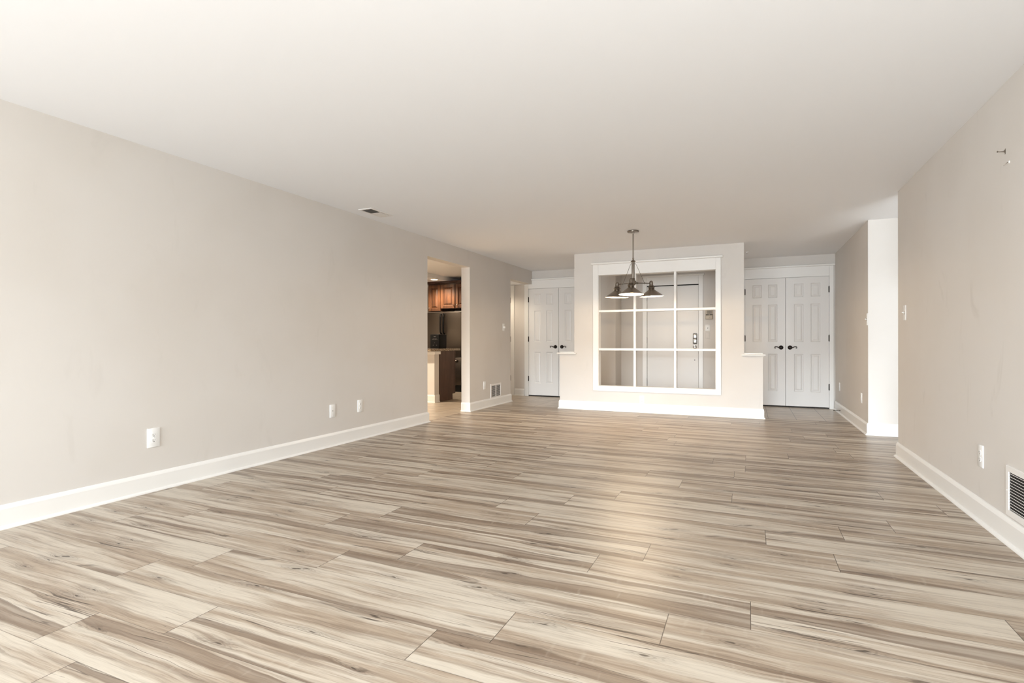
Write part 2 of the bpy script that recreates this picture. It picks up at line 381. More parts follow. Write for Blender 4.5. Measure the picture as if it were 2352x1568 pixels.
# walking so that the room is on the right-hand side
baseboard('baseboard_hall', [(4.5, 7.2), (1.235, 7.2), (1.235, YC-0.02)][::-1], 'white baseboard round the bright hall corner')
baseboard('baseboard_partition', [(-2.765, YB+PT), (-2.765, YB), (0.172, YB), (0.172, YB+PT)], 'white baseboard along the foot of the partition wall')
baseboard('baseboard_hallway', [(-4.255, YC), (-4.045, YC)], 'short white baseboard between hallway door and left closet')
baseboard('baseboard_closet', [(-2.62, YC), (-2.24, YC), (-2.24, YF), (-1.85, YF)], 'white baseboard beside the front door, left side')
baseboard('baseboard_foyer', [(-0.755, YF), (-0.46, YF)], 'white baseboard beside the front door, right side')

# ------------------------------------------------------------------ partition window (no glass in it)
t = thing('window_1', 'white interior window frame of nine open lights in the partition', 'window', (-1.285, YB, 0), kind='structure')
def wobj(name, bs, bev=0.0, parent=t, m='trim'):
    bm = bmesh.new()
    for b in bs: box(bm, *b, bev=bev)
    bmesh.ops.translate(bm, verts=bm.verts[:], vec=-parent.location)
    return obj(name, bm, M[m], parent)
fy = YB-0.018
wobj('casing', [(-2.218, fy, 0.305, WX0, YB, 2.25)], 0.002); wobj('casing', [(WX1, fy, 0.305, -0.366, YB, 2.25)], 0.002)
wobj('sill_board', [(WX0, fy, 0.305, WX1, YB, WZ0+0.004)], 0.002)
wobj('head_board', [(WX0+0.001, fy+0.0015, WZ1-0.006, WX1-0.001, YB, 2.25)], 0.001)
bm = bmesh.new(); box(bm, -2.25, YB-0.045, 2.25, -0.336, YB, 2.283, bev=0.012, seg=4); bmesh.ops.translate(bm, verts=bm.verts[:], vec=-t.location)
obj('cornice', bm, M['trim'], t, smooth='auto')
# jamb lining
wobj('jamb', [(WX0, YB, WZ0, WX0+0.006, YB+PT, WZ1), (WX1-0.006, YB, WZ0, WX1, YB+PT, WZ1), (WX0, YB, WZ0, WX1, YB+PT, WZ0+0.006), (WX0, YB, WZ1-0.006, WX1, YB+PT, WZ1)])
MY0, MY1 = YB-0.004, YB+0.115
for x in (-1.5785, -0.9905): wobj('mullion', [(x-0.0175, MY0, WZ0+0.006, x+0.0175, MY1, WZ1-0.006)], 0.0015)
for z in (1.533, 0.9435): wobj('glazing_bar', [(WX0+0.006, MY0-0.001, z-0.0165, WX1-0.006, MY1+0.001, z+0.0165)], 0.0015)
wobj('casing', [(-2.218, YB+PT, 0.305, WX0, YB+PT+0.018, 2.25), (WX1, YB+PT, 0.305, -0.366, YB+PT+0.018, 2.25), (WX0, YB+PT, WZ1, WX1, YB+PT+0.018, 2.25), (WX0, YB+PT, 0.305, WX1, YB+PT+0.018, WZ0)])

# ledge caps on the low wings
def ledge(n, x0, x1, label):
    bm = bmesh.new()
    box(bm, x0, YB-0.045, 0.862, x1, YB+PT+0.045, 0.888, bev=0.012, seg=4)
    ix0 = x0+0.04 if x0 < -1 else x0+0.04; ix1 = x1-0.04
    box(bm, ix0, YB-0.004, 0.886, ix1, YB+PT+0.006, 0.905, bev=0.005, seg=2)
    o = obj(n, bm, M['trim'], smooth='auto'); return tag(o, label, 'ledge', kind='structure')
ledge('trim_1', -2.806, -2.487, 'white rounded ledge cap on the left low wing of the partition')
ledge('trim_2', -0.104, 0.210, 'white rounded ledge cap on the right low wing of the partition')

# ------------------------------------------------------------------ doors
PZ = [(0.254, 0.863), (1.055, 1.668), (1.777, 1.995)]
def panel_leaf(w, z0, z1, depth=0.035, panels=PZ, cols=None, k=1.0):
    """front face at y=0 looking to -Y, from x=0 to w; moulded recessed panels"""
    if cols is None:
        s = 0.117; p = 0.138; cols = [(s, s+p), (w-s-p, w-s)]
    bm = bmesh.new()
    xs = sorted({0, w, *[c for q in cols for c in q]}); zs = sorted({z0, z1, *[c for q in panels for c in q]})
    def quad(a, b, c, d): bm.faces.new([bm.verts.new(v) for v in (a, b, c, d)])
    for xa, xb in zip(xs, xs[1:]):
        for za, zb in zip(zs, zs[1:]):
            if (xa, xb) in cols and (za, zb) in panels:
                prev = None
                for ins, dy in ((0, 0), (0.006, 0.003), (0.011, 0.009), (0.020, 0.0095), (0.040, 0.003), (0.043, 0.002)):
                    ring = [(xa+ins, dy*k, za+ins), (xb-ins, dy*k, za+ins), (xb-ins, dy*k, zb-ins), (xa+ins, dy*k, zb-ins)]
                    if prev:
                        for i in range(4): quad(prev[i], prev[(i+1) % 4], ring[(i+1) % 4], ring[i])
                    prev = ring
                quad(*prev)
            else: quad((xa, 0, za), (xb, 0, za), (xb, 0, zb), (xa, 0, zb))
    quad((0, depth, z0), (0, depth, z1), (w, depth, z1), (w, depth, z0))
    quad((0, 0, z0), (0, 0, z1), (0, depth, z1), (0, depth, z0)); quad((w, 0, z0), (w, depth, z0), (w, depth, z1), (w, 0, z1))
    quad((0, 0, z0), (0, depth, z0), (w, depth, z0), (w, 0, z0)); quad((0, 0, z1), (w, 0, z1), (w, depth, z1), (0, depth, z1))
    bmesh.ops.remove_doubles(bm, verts=bm.verts[:], dist=1e-5)
    return bm
def lever(parent, x, z, sgn):
    """scroll lever on round rosette, front surface at y=0"""
    bm = bmesh.new()
    lathe(bm, [(0, 0.0), (0.033, 0.0), (0.034, 0.004), (0.030, 0.009), (0.020, 0.012), (0.016, 0.014), (0.013, 0.020), (0.012, 0.045), (0.013, 0.050), (0.010, 0.056), (0, 0.058)], 32,
          mt=Matrix.Translation((x, 0, z)) @ Matrix.Rotation(R(90), 4, 'X'))
    pts = []; rad = []
    prof = [(0.0, 0.0), (0.018, -0.006), (0.034, -0.002), (0.052, 0.008), (0.070, 0.014), (0.086, 0.012), (0.096, 0.004), (0.097, -0.007), (0.088, -0.012), (0.081, -0.007), (0.084, -0.001)]
    for i, (a, b) in enumerate(prof): pts.append((x+sgn*a, -0.045, z+b)); rad.append(0.0085 if i < 3 else (0.0065 if i < 7 else 0.0052))
    tube(bm, pts, rad, 12)
    o = obj('door_handle', bm, M['bronze'], parent, smooth='auto'); o['label'] = 'dark bronze scroll lever handle'
    return o
def hinges(parent, x, zs, y=0.0):
    for a, b in zs:
        bm = bmesh.new(); cyl(bm, (x, y-0.006, a), (x, y-0.006, b), 0.0075, n=14); box(bm, x-0.011, y-0.003, a+0.004, x+0.011, y+0.001, b-0.004)
        sph(bm, (x, y-0.006, b), 0.0075, n=10); o = obj('hinge', bm, M['hinge'], parent, smooth='auto'); o['label'] = 'dark metal hinge'
HZ = [(1.834, 1.934), (1.062, 1.164), (0.292, 0.392)]
def casing_set(parent, x0, x1, top, cw, lx, rx, cor0, cor1, headtop=2.257):
    """openings from x0..x1 in parent space (wall face at y=0). lx/rx: outer edges of the casings"""
    if lx is not None: obj('casing', boxes((lx, -0.02, 0, x0, 0, headtop), bev=0.002), M['trim'], parent)
    if rx is not None: obj('casing', boxes((x1, -0.02, 0, rx, 0, headtop), bev=0.002), M['trim'], parent)
    obj('head_board', boxes((x0+0.001, -0.018, top, x1-0.001, 0, headtop), bev=0.001), M['trim'], parent)
    bm = bmesh.new(); box(bm, cor0, -0.044, headtop, cor1, 0, headtop+0.031, bev=0.011, seg=4); obj('cornice', bm, M['trim'], parent, smooth='auto')
def double_closet(name, label, X0, xm, X1, lx, rx, cor0, cor1, hl=True, hr=True):
    t = thing(name, label, 'door', (X0, YC, 0), kind='structure')
    g = 0.0025; a = xm-X0; b = X1-X0
    casing_set(t, 0, b, 2.097, 0.06, lx-X0, rx-X0, cor0-X0, cor1-X0)
    for k, (xa, xb) in enumerate(((g, a-g), (a+g, b-g))):
        e = obj('door_leaf', panel_leaf(xb-xa, 0.022, 2.092), M['door'], t, loc=(xa, -0.006, 0))
        if k == 0: lever(e, xb-xa-0.064, 0.965, -1)
        else: lever(e, 0.060, 0.965, 1)
    hinges(t, 0, HZ, -0.008); hinges(t, b, HZ, -0.008)
    obj('jamb', boxes((-0.004, -0.001, 0, 0.0, 0.1, 2.1), (b, -0.001, 0, b+0.004, 0.1, 2.1), (0, 0.03, 2.093, b, 0.1, 2.1)), M['trim'], t)
    obj('threshold', boxes((0, 0.0, 0.0, b, 0.03, 0.008)), M['threshold'], t)
    return t
double_closet('door_1', 'white six-panel double closet door on the right, beyond the partition', -0.067, 0.540, 1.153, -0.142, 1.212, -0.16, 1.233)
double_closet('door_2', 'white six-panel double closet door on the left, beyond the partition', -3.957, -3.333, -2.705, -4.040, -2.63, -4.044, -2.61)
# hallway door far left
t = thing('door_3', 'white hallway door almost hidden at the end of the left wall', 'door', (-4.335, YC, 0), kind='structure')
obj('casing', boxes((0.0, -0.02, 0, 0.075, 0, 2.18), bev=0.002), M['trim'], t)
obj('head_board', boxes((-0.364, -0.018, 2.10, 0.0, 0, 2.165)), M['trim'], t)
obj('cornice', boxes((-0.364, -0.03, 2.165, 0.085, 0, 2.183), bev=0.004), M['trim'], t)
e = obj('door_leaf', panel_leaf(0.36, 0.018, 2.09, cols=[(0.11, 0.25)]), M['door'], t, loc=(-0.3625, -0.006, 0))
hinges(t, 0.0, HZ, -0.008)
# front door
t = thing('door_4', 'flush white front door seen through the partition window', 'door', (-1.755, YF, 0), kind='structure')
casing_set(t, 0, 0.92, 2.105, 0.06, -0.078, 0.993, -0.105, 1.018, headtop=2.262)
e = obj('door_leaf', boxes((0.004, 0.004, 0.012, 0.916, 0.044, 2.088), bev=0.002), M['door'], t)
e['label'] = 'flush white front door leaf'
hinges(t, -0.006, [(1.825, 1.95), (1.033, 1.147), (0.25, 0.378)], -0.004)
obj('jamb', boxes((-0.004, 0.0, 0, 0.0, 0.11, 2.11), (0.92, 0.0, 0, 0.924, 0.11, 2.11), (0, 0.02, 2.105, 0.92, 0.11, 2.112), (0.90, 0.046, 0, 0.92, 0.09, 2.1), (0, 0.046, 0, 0.012, 0.09, 2.1), (0, 0.046, 2.085, 0.92, 0.09, 2.1)), M['black'], t)
# keypad lock and knob on the front door
bm = bmesh.new(); box(bm, 0.822, -0.022, 1.022, 0.892, 0.004, 1.212, bev=0.014, seg=4); lk = obj('keypad_lock', bm, M['hinge'], t, smooth='auto'); lk['label'] = 'keypad deadbolt with dark rim and bright chrome face'
bm = bmesh.new(); box(bm, 0.829, -0.028, 1.120, 0.885, -0.020, 1.204, bev=0.006); obj('lock_cover', bm, M['chrome'], lk, smooth='auto')
bm = bmesh.new(); box(bm, 0.829, -0.027, 1.032, 0.885, -0.020, 1.116, bev=0.006); obj('lock_base', bm, M['chrome'], lk, smooth='auto')
bm = bmesh.new(); box(bm, -0.004, -0.010, -0.018, 0.004, 0.0, 0.018, bev=0.002); bmesh.ops.rotate(bm, verts=bm.verts[:], matrix=Matrix.Rotation(R(-40), 3, 'Y'))
bmesh.ops.translate(bm, verts=bm.verts[:], vec=(0.855, -0.027, 1.075)); obj('thumb_turn', bm, M['hinge'], lk)
bm = bmesh.new()
lathe(bm, [(0, 0), (0.034, 0.0), (0.035, 0.006), (0.028, 0.010), (0.014, 0.014), (0.013, 0.030), (0.022, 0.040), (0.028, 0.052), (0.026, 0.064), (0.015, 0.070), (0, 0.071)], 32, mt=Matrix.Translation((0.855, 0.004, 0.962)) @ Matrix.Rotation(R(90), 4, 'X'))
kb = obj('door_knob', bm, M['chrome'], t, smooth='auto'); kb['label'] = 'round satin chrome knob'
bm = bmesh.new(); lathe(bm, [(0, 0), (0.008, 0), (0.008, 0.003), (0, 0.003)], 16, mt=Matrix.Translation((0.852, 0.004, 0.727)) @ Matrix.Rotation(R(90), 4, 'X'))
obj('hole_plug', bm, M['slot'], t)

# ------------------------------------------------------------------ wall plates; built facing -Y around the origin, then turned
def plate_bm(w=0.078, h=0.122, th=0.006):
    bm = bmesh.new(); box(bm, -w/2, -th, -h/2, w/2, 0, h/2, bev=0.0025, seg=2); return bm
def screw(parent, z, m='plastic', y=-0.006):
    bm = bmesh.new(); lathe(bm, [(0, 0.0015), (0.0025, 0.0014), (0.0033, 0.0)], 12, mt=Matrix.Translation((0, y, z)) @ Matrix.Rotation(R(90), 4, 'X')); obj('screw', bm, M[m], parent, smooth=True)
def outlet(loc, rz, label, group=None, name='outlet', w=0.078, h=0.122):
    t = thing(name, label, 'outlet', loc, rz, group)
    obj('cover_plate', plate_bm(w, h), M['plastic'], t, smooth='auto')
    for s in (1, -1):
        bm = bmesh.new(); n = 28; z0 = s*0.0195; ring = []
        for i in range(n):
            a = 2*math.pi*i/n; ring.append((0.0172*math.cos(a), z0+max(-0.0142, min(0.0142, 0.0172*math.sin(a)))))
        f = [bm.verts.new((x, -0.0085, z)) for x, z in ring]; b = [bm.verts.new((x*1.03, -0.005, z0+(z-z0)*1.03)) for x, z in ring]
        bm.faces.new(f)
        for i in range(n): bm.faces.new((f[i], b[i], b[(i+1) % n], f[(i+1) % n]))
        r = obj('receptacle', bm, M['plastic'], t)
        bm = bmesh.new()
        box(bm, -0.0085, -0.0089, z0-0.001, -0.0065, -0.0084, z0+0.009); box(bm, 0.0058, -0.0089, z0+0.0005, 0.0078, -0.0084, z0+0.0085)
        cyl(bm, (0, -0.0084, z0-0.0075), (0, -0.0089, z0-0.0075), 0.0032, n=12); obj('slots', bm, M['slot'], r)
    screw(t, 0, y=-0.006); return t
def switch(loc, rz, label, kind='toggle', name='light_switch', w=0.076, h=0.124):
    t = thing(name, label, 'switch', loc, rz); obj('cover_plate', plate_bm(w, h), M['plastic'], t, smooth='auto')
    if kind == 'toggle':
        obj('toggle_frame', boxes((-0.006, -0.0068, -0.013, 0.006, -0.005, 0.013)), M['slot'], t)
        bm = bmesh.new(); box(bm, -0.0045, -0.024, -0.005, 0.0045, -0.004, 0.005, bev=0.002); bmesh.ops.rotate(bm, cent=(0, -0.006, 0), verts=bm.verts[:], matrix=Matrix.Rotation(R(-20), 3, 'X')); obj('toggle', bm, M['plastic'], t)
    if kind == 'dimmer':
        bm = bmesh.new(); lathe(bm, [(0, 0.03), (0.014, 0.029), (0.017, 0.024), (0.019, 0.006), (0.019, 0)], 32, mt=Matrix.Translation((0, -0.005, 0)) @ Matrix.Rotation(R(90), 4, 'X')); obj('dimmer_knob', bm, M['plastic'], t, smooth='auto')
    for z in (0.034, -0.034): screw(t, z)
    return t
L, RR = R(90), R(-90)    # +90 turns the face to +X (left wall); -90 to -X (right walls)
outlet((XL, 2.452, 0.380), L, 'white duplex outlet low on the left wall, the one closest to the camera', w=0.088, h=0.136)
outlet((XL, 4.667, 0.364), L, 'white duplex outlet on the left wall, right of the blank cable plate', h=0.132)
outlet((XL, 7.672, 0.364), L, 'white duplex outlet left of the wall grille beyond the kitchen doorway', h=0.128)
outlet((-1.471, YB, 0.196), 0, 'white duplex outlet below the partition window', w=0.072, h=0.115)
outlet((XR, 4.005, 0.386), RR, 'white duplex outlet on the right wall, near the return grille', h=0.132)
outlet((1.235, 9.285, 0.386), RR, 'white outlet on the hall wall, close to the right closet', h=0.122)
outlet((1.235, 7.585, 0.384), RR, 'white outlet on the hall wall, close to the bright corner', h=0.122)
t = thing('cable_plate', 'white coaxial plate with a small dark hole on the left wall, left of an outlet', 'wall plate', (XL, 4.245, 0.358), L)
obj('cover_plate', plate_bm(0.078, 0.132), M['plastic'], t, smooth='auto')
bm = bmesh.new(); cyl(bm, (0, -0.0055, 0), (0, -0.0075, 0), 0.0045, n=16); obj('cable_hole', bm, M['slot'], t)
for z in (0.045, -0.045): screw(t, z)
switch((XL, 8.402, 1.312), L, 'white dimmer switch with round knob near the end of the left wall', 'dimmer')
switch((XR, 5.690, 1.312), RR, 'white toggle switch near the end of the right wall', w=0.082, h=0.132)
switch((1.235, 7.245, 1.314), RR, 'white toggle switch on the hall wall beside the bright corner', w=0.085, h=0.138)
switch((-0.681, YF, 1.310), 0, 'white toggle switch below the intercom, beside the front door', h=0.118, w=0.08)
t = thing('blank_plate', 'blank wall plate painted greige, below the switch by the front door', 'wall plate', (-0.681, YF, 1.170), 0)
obj('cover_plate', plate_bm(0.074, 0.118, 0.004), M['painted_plate'], t, smooth='auto')
for z in (0.042, -0.042): screw(t, z, 'painted_plate', -0.004)
# intercom
t = thing('intercom', 'almond door intercom with speaker grille on the wall right of the front door', 'intercom', (-0.655, YF, 1.545), 0)
bm = bmesh.new(); box(bm, -0.064, -0.012, -0.084, 0.064, 0, 0.105, bev=0.006, seg=3); obj('back_housing', bm, M['almond'], t, smooth='auto')
bm = bmesh.new(); box(bm, -0.058, -0.034, -0.078, 0.058, -0.010, -0.010, bev=0.005, seg=3); obj('lower_cover', bm, M['almond'], t, smooth='auto')
bm = bmesh.new()
for i in range(7):
    for k in range(5): box(bm, -0.036+i*0.0115, -0.0135, 0.020+k*0.0105, -0.036+i*0.0115+0.008, -0.0115, 0.020+k*0.0105+0.0065)
obj('speaker_grille', bm, M['slot'], t)
bm = bmesh.new(); box(bm, -0.056, -0.030, -0.009, -0.006, -0.0115, 0.003); box(bm, 0.006, -0.030, -0.009, 0.056, -0.0115, 0.003); obj('slot_gap', bm, M['black'], t)
for x in (-0.002, 0.012): obj('button', boxes((x, -0.0355, -0.049, x+0.008, -0.0335, -0.043)), M['slot'], t)

# ------------------------------------------------------------------ grilles
def wall_grille(loc, rz, label, w, h, fr, n, div, name='wall_grille', slant=35):
    t = thing(name, label, 'vent', loc, rz)
    bm = bmesh.new()
    box(bm, -w/2, -0.008, h/2-fr, w/2, 0, h/2, bev=0.0015); box(bm, -w/2, -0.008, -h/2, w/2, 0, -h/2+fr, bev=0.0015)
    box(bm, -w/2, -0.008, -h/2+fr-0.001, -w/2+fr, 0, h/2-fr+0.001, bev=0.0015); box(bm, w/2-fr, -0.008, -h/2+fr-0.001, w/2, 0, h/2-fr+0.001, bev=0.0015)
    for x in div: box(bm, x-0.009, -0.0075, -h/2+fr, x+0.009, -0.001, h/2-fr)
    obj('frame', bm, M['vent'], t)
    obj('duct_void', boxes((-w/2+fr-0.002, -0.0012, -h/2+fr-0.002, w/2-fr+0.002, -0.0006, h/2-fr+0.002)), M['black'], t)
    ih = h-2*fr
    for i in range(n):
        z = -ih/2+(i+0.5)*ih/n; bm = bmesh.new(); box(bm, -w/2+fr, -0.0075, -0.0011, w/2-fr, -0.0015, 0.0011)
        bmesh.ops.rotate(bm, cent=(0, -0.0045, 0), verts=bm.verts[:], matrix=Matrix.Rotation(R(slant), 3, 'X')); bmesh.ops.translate(bm, verts=bm.verts[:], vec=(0, 0, z))
        obj('louver', bm, M['vent'], t)
    for x in (-w/2+fr/2, w/2-fr/2):
        bm = bmesh.new(); lathe(bm, [(0, 0.002), (0.003, 0.0018), (0.004, 0)], 12, mt=Matrix.Translation((x, -0.008, 0)) @ Matrix.Rotation(R(90), 4, 'X')); obj('screw', bm, M['vent'], t, smooth=True)
    return t
wall_grille((XL, 8.092, 0.243), L, 'white two-part wall grille beside the hallway, beyond the kitchen doorway', 0.40, 0.245, 0.030, 12, [0.0])
wall_grille((XR, 3.42, 0.278), RR, 'white return-air grille low on the right wall, cut by the photo edge', 0.47, 0.262, 0.032, 13, [], slant=-25)
# ceiling register
t = thing('ceiling_register', 'white ceiling air register near the left wall', 'vent', (-3.636, 4.630, H))
bm = bmesh.new(); w2, l2 = 0.085, 0.185
for b in ((-w2, -l2, -0.006, w2, -l2+0.028, 0), (-w2, l2-0.028, -0.006, w2, l2, 0), (-w2, -l2+0.027, -0.006, -w2+0.026, l2-0.027, 0), (w2-0.026, -l2+0.027, -0.006, w2, l2-0.027, 0)): box(bm, *b, bev=0.0015)
obj('frame', bm, M['vent'], t)
obj('duct_void', boxes((-w2+0.022, -l2+0.024, -0.0012, w2-0.022, l2-0.024, -0.0006)), M['black'], t)
for i in range(9):
    y = -l2+0.034+i*0.0165; bm = bmesh.new(); box(bm, -w2+0.027, -0.006, -0.0008, w2-0.027, 0.006, 0.0008)
    bmesh.ops.rotate(bm, verts=bm.verts[:], matrix=Matrix.Rotation(R(38), 3, 'X')); bmesh.ops.translate(bm, verts=bm.verts[:], vec=(0, y, -0.0055)); o = obj('louver', bm, M['vent_grey'], t); o['label'] = 'grey louver blade'
obj('closed_damper', boxes((-w2+0.031, 0.003, -0.007, w2-0.031, l2-0.034, -0.004), bev=0.001), M['vent'], t)
obj('centre_bar', boxes((-w2+0.026, -0.006, -0.006, w2-0.026, 0.000, -0.001)), M['vent'], t)
# ceiling sprinkler
t = thing('sprinkler_head', 'small round sprinkler cap on the ceiling before the right closet', 'sprinkler', (-0.034, 8.97, H))
bm = bmesh.new(); lathe(bm, [(0.034, 0), (0.034, -0.003), (0.022, -0.007), (0.012, -0.010), (0.010, -0.022), (0, -0.023)], 32); obj('escutcheon', bm, M['ceiling'], t, smooth='auto')
bm = bmesh.new(); lathe(bm, [(0.014, -0.028), (0.015, -0.026), (0, -0.0255)], 24); cyl(bm, (0, 0, -0.027), (0, 0, -0.020), 0.004); obj('deflector', bm, M['nickel'], t)

# door stop
t = thing('door_stop', 'dark spring door stop on the baseboard beside the right closet', 'door stop', (1.2195, 9.13, 0.048))
bm = bmesh.new(); pts = []
for i in range(121):
    a = i/120*math.pi*2*10; pts.append((-0.006-0.068*i/120, 0.0045*math.cos(a), 0.0045*math.sin(a)))
tube(bm, pts, 0.0016, 6); obj('spring', bm, M['hinge'], t, smooth=True)
bm = bmesh.new(); cyl(bm, (0.0, 0, 0), (-0.008, 0, 0), 0.009, 0.007, n=16); obj('mount', bm, M['hinge'], t)
bm = bmesh.new(); cyl(bm, (-0.072, 0, 0), (-0.086, 0, 0), 0.007, n=16); obj('bumper', bm, M['hinge'], t)

# wall anchors and screws on the right wall
t = thing('wall_hook', 'small metal screw hook high on the right wall', 'hook', (XR, 3.675, 2.074), RR)
bm = bmesh.new(); tube(bm, [(0, 0, 0), (0, -0.012, 0), (0.002, -0.026, 0), (0.004, -0.034, 0.001)], 0.0022, 10); cyl(bm, (0.004, -0.033, 0.001), (0.0045, -0.036, 0.001), 0.0045, n=14); obj('screw', bm, M['nickel'], t, smooth='auto')
bm = bmesh.new(); box(bm, -0.004, -0.0015, -0.016, 0.004, 0, 0.014, bev=0.0005); cyl(bm, (0, -0.001, 0), (0, -0.005, 0), 0.006, n=14); obj('bracket', bm, M['nickel'], t)
t = thing('wall_anchor', 'white plastic wall anchor with a bent nail, just below the metal hook', 'wall anchor', (XR, 3.628, 2.003), RR)
bm = bmesh.new(); lathe(bm, [(0.003, 0.0), (0.003, 0.0025), (0.0055, 0.003), (0.0075, 0.0015), (0.0078, 0)], 20, mt=Matrix.Rotation(R(90), 4, 'X')); obj('collar', bm, M['plastic'], t, smooth='auto')
bm = bmesh.new(); tube(bm, [(-0.012, 0.0, 0.004), (-0.012, -0.006, 0.0), (-0.016, -0.014, -0.008), (-0.019, -0.018, -0.013)], 0.0013, 8); obj('nail', bm, M['nickel'], t)

# ------------------------------------------------------------------ chandelier
CX, CY = -1.320, 6.70
t = thing('chandelier', 'brushed pewter chandelier with three cone shades hanging before the partition window', 'chandelier', (CX, CY, H))
bm = bmesh.new(); lathe(bm, [(0, 0), (0.068, 0), (0.070, -0.004), (0.070, -0.014), (0.066, -0.020), (0.014, -0.024), (0.012, -0.034), (0, -0.034)], 64); obj('canopy', bm, M['nickel'], t, smooth='auto')
bm = bmesh.new(); cyl(bm, (0, 0, -0.03), (0, 0, -0.335), 0.0075, n=20); obj('stem', bm, M['nickel'], t, smooth='auto')
bm = bmesh.new()
lathe(bm, [(0, -0.330), (0.007, -0.333), (0.0115, -0.342), (0.0115, -0.350), (0.007, -0.358), (0.010, -0.363), (0.018, -0.369), (0.030, -0.377), (0.031, -0.383), (0.024, -0.388), (0.0185, -0.392), (0.0185, -0.585),
           (0.022, -0.588), (0.024, -0.594), (0.021, -0.599), (0.024, -0.604), (0.021, -0.610), (0.022, -0.616), (0.036, -0.626), (0.043, -0.640), (0.043, -0.652), (0.036, -0.664), (0.022, -0.672), (0.012, -0.676), (0.011, -0.684), (0.014, -0.690), (0.010, -0.697), (0, -0.699)], 48)
obj('centre_column', bm, M['nickel'], t, smooth='auto')
AZ = -0.648; RA = 0.243
for th in (12, 132, 252):
    a = R(th+23.9); ca, sa = math.cos(a), math.sin(a)
    P = lambda r, z: (r*ca, r*sa, z)
    bm = bmesh.new(); cyl(bm, P(0.036, AZ), P(0.064, AZ), 0.016, 0.012, n=20); cyl(bm, P(0.06, AZ), P(RA, AZ), 0.0058, n=16); sph(bm, P(0.153, AZ), 0.0115)
    arm = obj('arm', bm, M['nickel'], t, smooth='auto')
    bm = bmesh.new(); tube(bm, [P(0.018, -0.405), P(0.030, -0.408), P(0.042, -0.420), P(0.153, AZ)], 0.0024, 8); obj('brace', bm, M['nickel'], t, smooth=True)
    tilt = Matrix.Translation(P(RA, AZ)) @ Matrix.Rotation(a, 4, 'Z') @ Matrix.Rotation(R(-2.5), 4, 'Y')
    bm = bmesh.new()
    lathe(bm, [(0, 0.034), (0.010, 0.032), (0.018, 0.025), (0.0225, 0.013), (0.0235, 0.0), (0.0235, -0.020), (0.026, -0.026), (0.036, -0.030), (0.038, -0.034), (0.028, -0.038), (0.032, -0.044), (0.045, -0.049), (0.046, -0.053), (0.036, -0.057), (0.034, -0.062), (0.040, -0.067), (0.034, -0.074), (0.030, -0.078), (0, -0.078)], 48, mt=tilt)
    obj('socket', bm, M['nickel'], t, smooth='auto')
    bm = bmesh.new()
    lathe(bm, [(0.0335, -0.074), (0.040, -0.082), (0.085, -0.116), (0.138, -0.156), (0.147, -0.161), (0.1475, -0.164), (0.146, -0.165)], 72, mt=tilt)
    sh = obj('shade', bm, M['nickel'], t, smooth='auto')
    bm = bmesh.new()
    lathe(bm, [(0.030, -0.0795), (0.038, -0.0855), (0.083, -0.1195), (0.1365, -0.1595), (0.1455, -0.1645)], 72, mt=tilt)
    o = obj('shade_lining', bm, M['shade_in'], sh, smooth='auto'); o['label'] = 'white enamel inside of the shade'
    bm = bmesh.new(); lathe(bm, [(0, -0.076), (0.013, -0.078), (0.014, -0.092), (0.024, -0.108), (0.030, -0.124), (0.028, -0.140), (0.018, -0.152), (0, -0.157)], 32, mt=tilt)
    o = obj('light_bulb', bm, M['bulb'], t, smooth=True); o['label'] = 'glowing warm bulb'
    l = bpy.data.lights.new('bulb_light', 'POINT'); l.energy = 17; l.color = (1.0, 0.77, 0.52); l.shadow_soft_size = 0.02
    lo = bpy.data.objects.new('bulb_light', l); COL.objects.link(lo); lo.location = (CX+RA*ca, CY+RA*sa, H+AZ-0.166)

# ------------------------------------------------------------------ kitchen through the doorway
struct('wall_kitchen_half', boxes((-6.9, 7.985, 0, -5.02, 8.13, 0.862)), M['wall'], 'greige half wall under the kitchen counter', 'wall')
bm = bmesh.new(); box(bm, -6.9, 7.96, 0.842, -4.995, 8.155, 0.895, bev=0.004); struct('trim_3', bm, M['trim'], 'pale trim cap under the kitchen countertop', 'trim')
baseboard('baseboard_kitchen', [(-6.9, 7.985), (-5.02, 7.985), (-5.02, 8.13)], 'white baseboard of the kitchen half wall')
t = thing('base_cabinet', 'brown wood base cabinet end at the end of the kitchen peninsula', 'cabinet', (-5.5, 8.41, 0))
bm = bmesh.new(); prof = [(-0.275, 0.0), (0.195, 0.0), (0.195, 0.105), (0.285, 0.105), (0.285, 0.897), (-0.275, 0.897)]
f0 = [bm.verts.new((0.482, y, z)) for y, z in prof]; f1 = [bm.verts.new((0.462, y, z)) for y, z in prof]; bm.faces.new(f0); bm.faces.new(f1[::-1])
for i in range(6): bm.faces.new((f0[i], f0[(i+1) % 6], f1[(i+1) % 6], f1[i]))
obj('end_panel', bm, M['panel_wood'], t)
obj('cabinet_body', boxes((-1.35, -0.275, 0.105, 0.462, 0.270, 0.897), (-1.35, -0.275, 0.0, 0.462, 0.19, 0.105)), M['panel_wood'], t)
obj('corner_stile', boxes((0.455, 0.265, 0.110, 0.487, 0.289, 0.895), bev=0.003), M['panel_wood'], t)
bm = bmesh.new(); box(bm, -6.9, 7.80, 0.897, -4.985, 8.845, 0.938, bev=0.008, seg=3); tag(obj('countertop', bm, M['granite'], smooth='auto'), 'speckled brown granite kitchen countertop', 'countertop')
